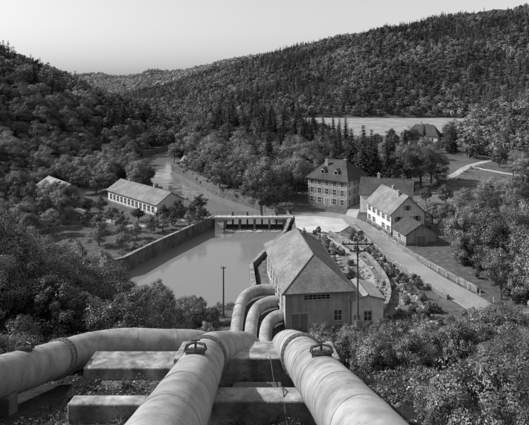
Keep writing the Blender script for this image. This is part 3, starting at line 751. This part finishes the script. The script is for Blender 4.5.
# woods around the barn and behind the factory
X, Y = jgrid(-100, -44, 118, 215, 6)
k = (hillL_d(X, Y) < 2) & (water_d(X, Y) > 5) & (np.hypot(X + 69, Y - 168) > 12) & (segdist(X, Y, [(-49, 171), (-27, 150)]) > 12) & (segdist(X, Y, [(-36, 138.5), (-48, 146), (-60, 158), (-75, 172)]) > 3)
k &= ((X < -.38 * Y) | (Y > 178)) & ((X < -55) | (Y > 150))
X, Y = X[k], Y[k]; scatter_obj('barn_woods', PC_mid, X, Y, rng.uniform(.55, .95, len(X)), 8, idx=mixidx(X, Y, 5, 3, -.8))

def tree(name, me, x, y, h, h0, wx=1.0):
    s = h / h0; o = link(name, me, None, (x, y, hz(x, y) - .1), random.uniform(0, 6.28)); o.scale = (s * wx, s * wx, s); return o
tree('broadleaf_tree', mid_b[0], -1.0, 157.5, 21.5, 12, .85)
for x, y, h, wx in [(5, 168, 14, .9), (11, 172, 17, .9), (-8, 181, 13, 1), (43, 108, 13, 1), (47, 115, 12, 1), (45, 99, 14, 1), (52, 122, 12, 1), (44, 118, 9, 1), (57, 112, 13, 1), (52, 104, 14, 1), (49, 92, 14, 1), (46, 84, 13, 1), (43, 91, 10, 1), (50, 98, 12, 1),
                    (60, 120, 12, 1), (56, 128, 11, 1), (65, 130, 12, 1), (62, 140, 11, 1), (70, 142, 12, 1), (53, 136, 9, 1), (76, 150, 12, 1), (50, 110, 13, 1), (72, 158, 10, 1), (84, 162, 12, 1), (60, 150, 9, 1), (58, 160, 8, 1),
                    (54, 188, 15, 1), (60, 192, 16, 1), (66, 198, 15, 1), (59, 202, 17, 1), (50, 199, 13, 1), (71, 205, 14, 1), (46, 180, 11, 1), (53, 164, 6, 1), (47, 140, 7, 1), (48, 133, 8, 1), (66, 188, 10, 1),
                    (-60, 146, 10, 1), (-63, 151, 11, 1), (-57, 141, 9, 1), (-66, 150, 11, 1),
                    (88, 308, 13, 1), (93, 315, 14, 1), (116, 318, 15, 1), (122, 326, 14, 1), (82, 325, 12, 1), (108, 338, 15, 1), (78, 300, 11, 1), (128, 308, 13, 1), (70, 310, 10, 1), (60, 290, 10, 1), (52, 270, 10, 1), (66, 265, 11, 1), (74, 250, 12, 1), (60, 240, 12, 1), (84, 262, 12, 1), (50, 235, 12, 1)]:
    tree('broadleaf_tree', random.choice(mid_b), x, y, h, 12, wx * random.uniform(.85, 1.1))
for x, y, h in [(36, 182, 25), (41, 186, 21), (33, 190, 23), (47, 192, 20), (27, 190, 20), (2, 196, 22), (42, 196, 22), (96, 300, 15)]:
    tree('conifer_tree', random.choice(mid_c), x, y, h, 20, random.uniform(.95, 1.15))
for x, y in [(-32.5, 127), (-30, 132), (-27, 133), (-25.5, 138.5), (-21, 139.5), (-18.5, 143), (-38, 133), (-43, 141), (-36, 143), (-49, 138), (-54, 152), (-50, 152), (-44, 132), (-22, 150), (-20, 156), (-25, 146), (-29, 143), (-36, 126), (-40, 121), (-34, 119)]:
    tree('lawn_tree', random.choice(smallt), x, y, random.uniform(3.6, 6), 5.5, random.uniform(.9, 1.25))

# vegetation on the near hillside, kept low along the pipe track
PX = np.array([-.6, -.53, -.45, -.37, -.31, -.26, -.23, -.18, -.13, -.085, -.04, 0.0, .05, .09, .13, .19, .27, .33, .39, .45, .53, .62])
PE = np.array([.185, .20, .235, .255, .27, .31, .35, .38, .415, .45, .60, .62, .52, .475, .455, .45, .46, .47, .445, .43, .40, .38])
def canopy(X, Y, lo, hi):
    e = np.interp(X / Y, PX, PE); hm = (42 - e * Y) - height(X, Y)
    return np.minimum(hm * rng.uniform(.6, 1.05, len(X)), rng.uniform(.0, 1.0, len(X)) * (hi - lo) + lo)
def corridor(X, Y, r=1.5):
    c = (np.abs(X + 1.5) < 4.6 + r) & (Y > 24)
    c |= (X > -12.6 - r) & (X < 3.8 + r) & (Y <= 31)
    return c
for nm, sp, lo, hi, y0_, y1_ in (('hillside_trees', 4.2, 5, 10, 36, 92), ('hillside_shrubs', 2.2, 1.5, 4.0, 27, 96)):
    X, Y = jgrid(-75, 62, y0_, y1_, sp)
    if nm == 'hillside_trees': h = canopy(X, Y, 6, np.interp(X, [-32, -14], [18, 10]) * np.interp(Y, [36, 60], [.7, 1]))
    else: h = canopy(X, Y, lo, hi)
    k = (np.abs(X) < .62 * Y + 4) & ~corridor(X, Y, h * .3) & (h > 1.2) & (water_d(X, Y) > 1.5)
    k &= ~((X > -8) & (X < 21) & (Y > 74)); k &= ~((X > 20) & (Y > 80 - (X - 20) * .3))
    k &= hillR_d(X, Y) < 2
    if nm == 'hillside_trees':
        k &= (h > 3.5); scatter_obj(nm, PC_slope, X[k], Y[k], h[k] / 9.0, 5, lean=.08)
    else: scatter_obj(nm, PC_shrub, X[k], Y[k], h[k] / 5.0, 5, lean=.1)
X, Y = jgrid(13, 30, 76, 132, 1.5); k = (rng.random(len(X)) < .5) & (segdist(X, Y, [(17, 87), (20.5, 95), (21.5, 106), (19, 118), (15, 130)]) > 1.5) & (segdist(X, Y, [(26, 141), (28.5, 130), (30.7, 114), (33.2, 102), (36.8, 91.5), (40, 83)]) > 4) & ~((X < 20.5) & (Y < 89))
scatter_obj('embankment_scrub', PC_shrub, X[k], Y[k], rng.uniform(.08, .5, k.sum()) ** 1.3 * 1.2, 5)
X, Y = jgrid(-22, 24, 9, 31, 1.35); e = np.interp(X / Y, [-1, -.5, .2, .3, .4, .53, 1], [.52, .5, .72, .64, .55, .47, .45])
hm = (42 - e * Y) - height(X, Y); h = np.minimum(hm, rng.uniform(1.0, 3.6, len(X)))
k = (h > .7) & ((X > 5.0 + h * .3) | (X < -15.5)) & (np.abs(X) < .7 * Y + 3)
scatter_obj('near_bushes', PC_nshrub, X[k], Y[k], h[k] / 3.2, 3, lean=.15)
X, Y = jgrid(-16, 9, 7, 33, .42)
k = (rng.random(len(X)) < .6) & ~((np.abs(X - 1.8) < .8)) & ~(np.abs(X + 2.3) < .8) & ~(np.abs(X + 10.5 - (Y - 14) * .1) < 1.2)
scatter_obj('undergrowth', PC_weed, X[k], Y[k], rng.uniform(.4, 1.5, k.sum()), 3, lean=.2)
X, Y = jgrid(-12, 4, 66, 94, .9)
k = (rng.random(len(X)) < .5) & ((X < -6) | (Y > 93)) & (water_d(X, Y) > .5)
scatter_obj('bank_undergrowth', PC_weed, X[k], Y[k], rng.uniform(.8, 2.2, k.sum()), 3, lean=.2)
X, Y = jgrid(-100, 120, 100, 250, 1.6)
k = (rng.random(len(X)) < .35) & (water_d(X, Y) > .4) & ((water_d(X, Y) < 4) | (np.sin(X * .3) * np.sin(Y * .23 + 1) > .45)) & (hillR_d(X, Y) < 1) & ((X < -10) | (X > 42)) & (np.abs(X) < .6 * Y)
scatter_obj('rough_grass', PC_weed, X[k], Y[k], rng.uniform(1.0, 2.6, k.sum()), 3, lean=.2)

# ------------------------------------------------------------------ light
el = math.radians(38); az = math.radians(276)
w = bpy.data.worlds.new('World'); scene.world = w; w.use_nodes = True
nt = w.node_tree; bg = nt.nodes['Background']
sky = nn(nt, 'ShaderNodeTexSky'); sky.sky_type = 'NISHITA'; sky.sun_disc = False; sky.sun_elevation = el; sky.sun_rotation = az; sky.dust_density = 1.6; sky.altitude = 400
sc_ = nn(nt, 'ShaderNodeSeparateColor'); nt.links.new(sky.outputs[0], sc_.inputs[0])
nt.links.new(sc_.outputs[2], bg.inputs['Color']); bg.inputs['Strength'].default_value = .14   # blue-sensitive black-and-white film
sd = bpy.data.lights.new('sun', 'SUN'); sd.energy = 5.0; sd.angle = math.radians(.5); sd.color = (1, 1, 1)
so = bpy.data.objects.new('sun', sd); root.objects.link(so)
dirv = Vector((math.sin(az) * math.cos(el), math.cos(az) * math.cos(el), math.sin(el)))
so.rotation_euler = dirv.to_track_quat('Z', 'Y').to_euler(); so.location = dirv * 200

cam = bpy.data.cameras.new('camera'); co = bpy.data.objects.new('camera', cam); root.objects.link(co)
co.location = (0, 0, 42); co.rotation_euler = (math.radians(90), 0, 0)
cam.sensor_width = 36; cam.lens = 34.03; cam.shift_y = -.241; cam.clip_end = 9000; cam.clip_start = .1
scene.camera = co
scene.view_settings.view_transform = 'Standard'; scene.view_settings.look = 'None'; scene.view_settings.exposure = 0
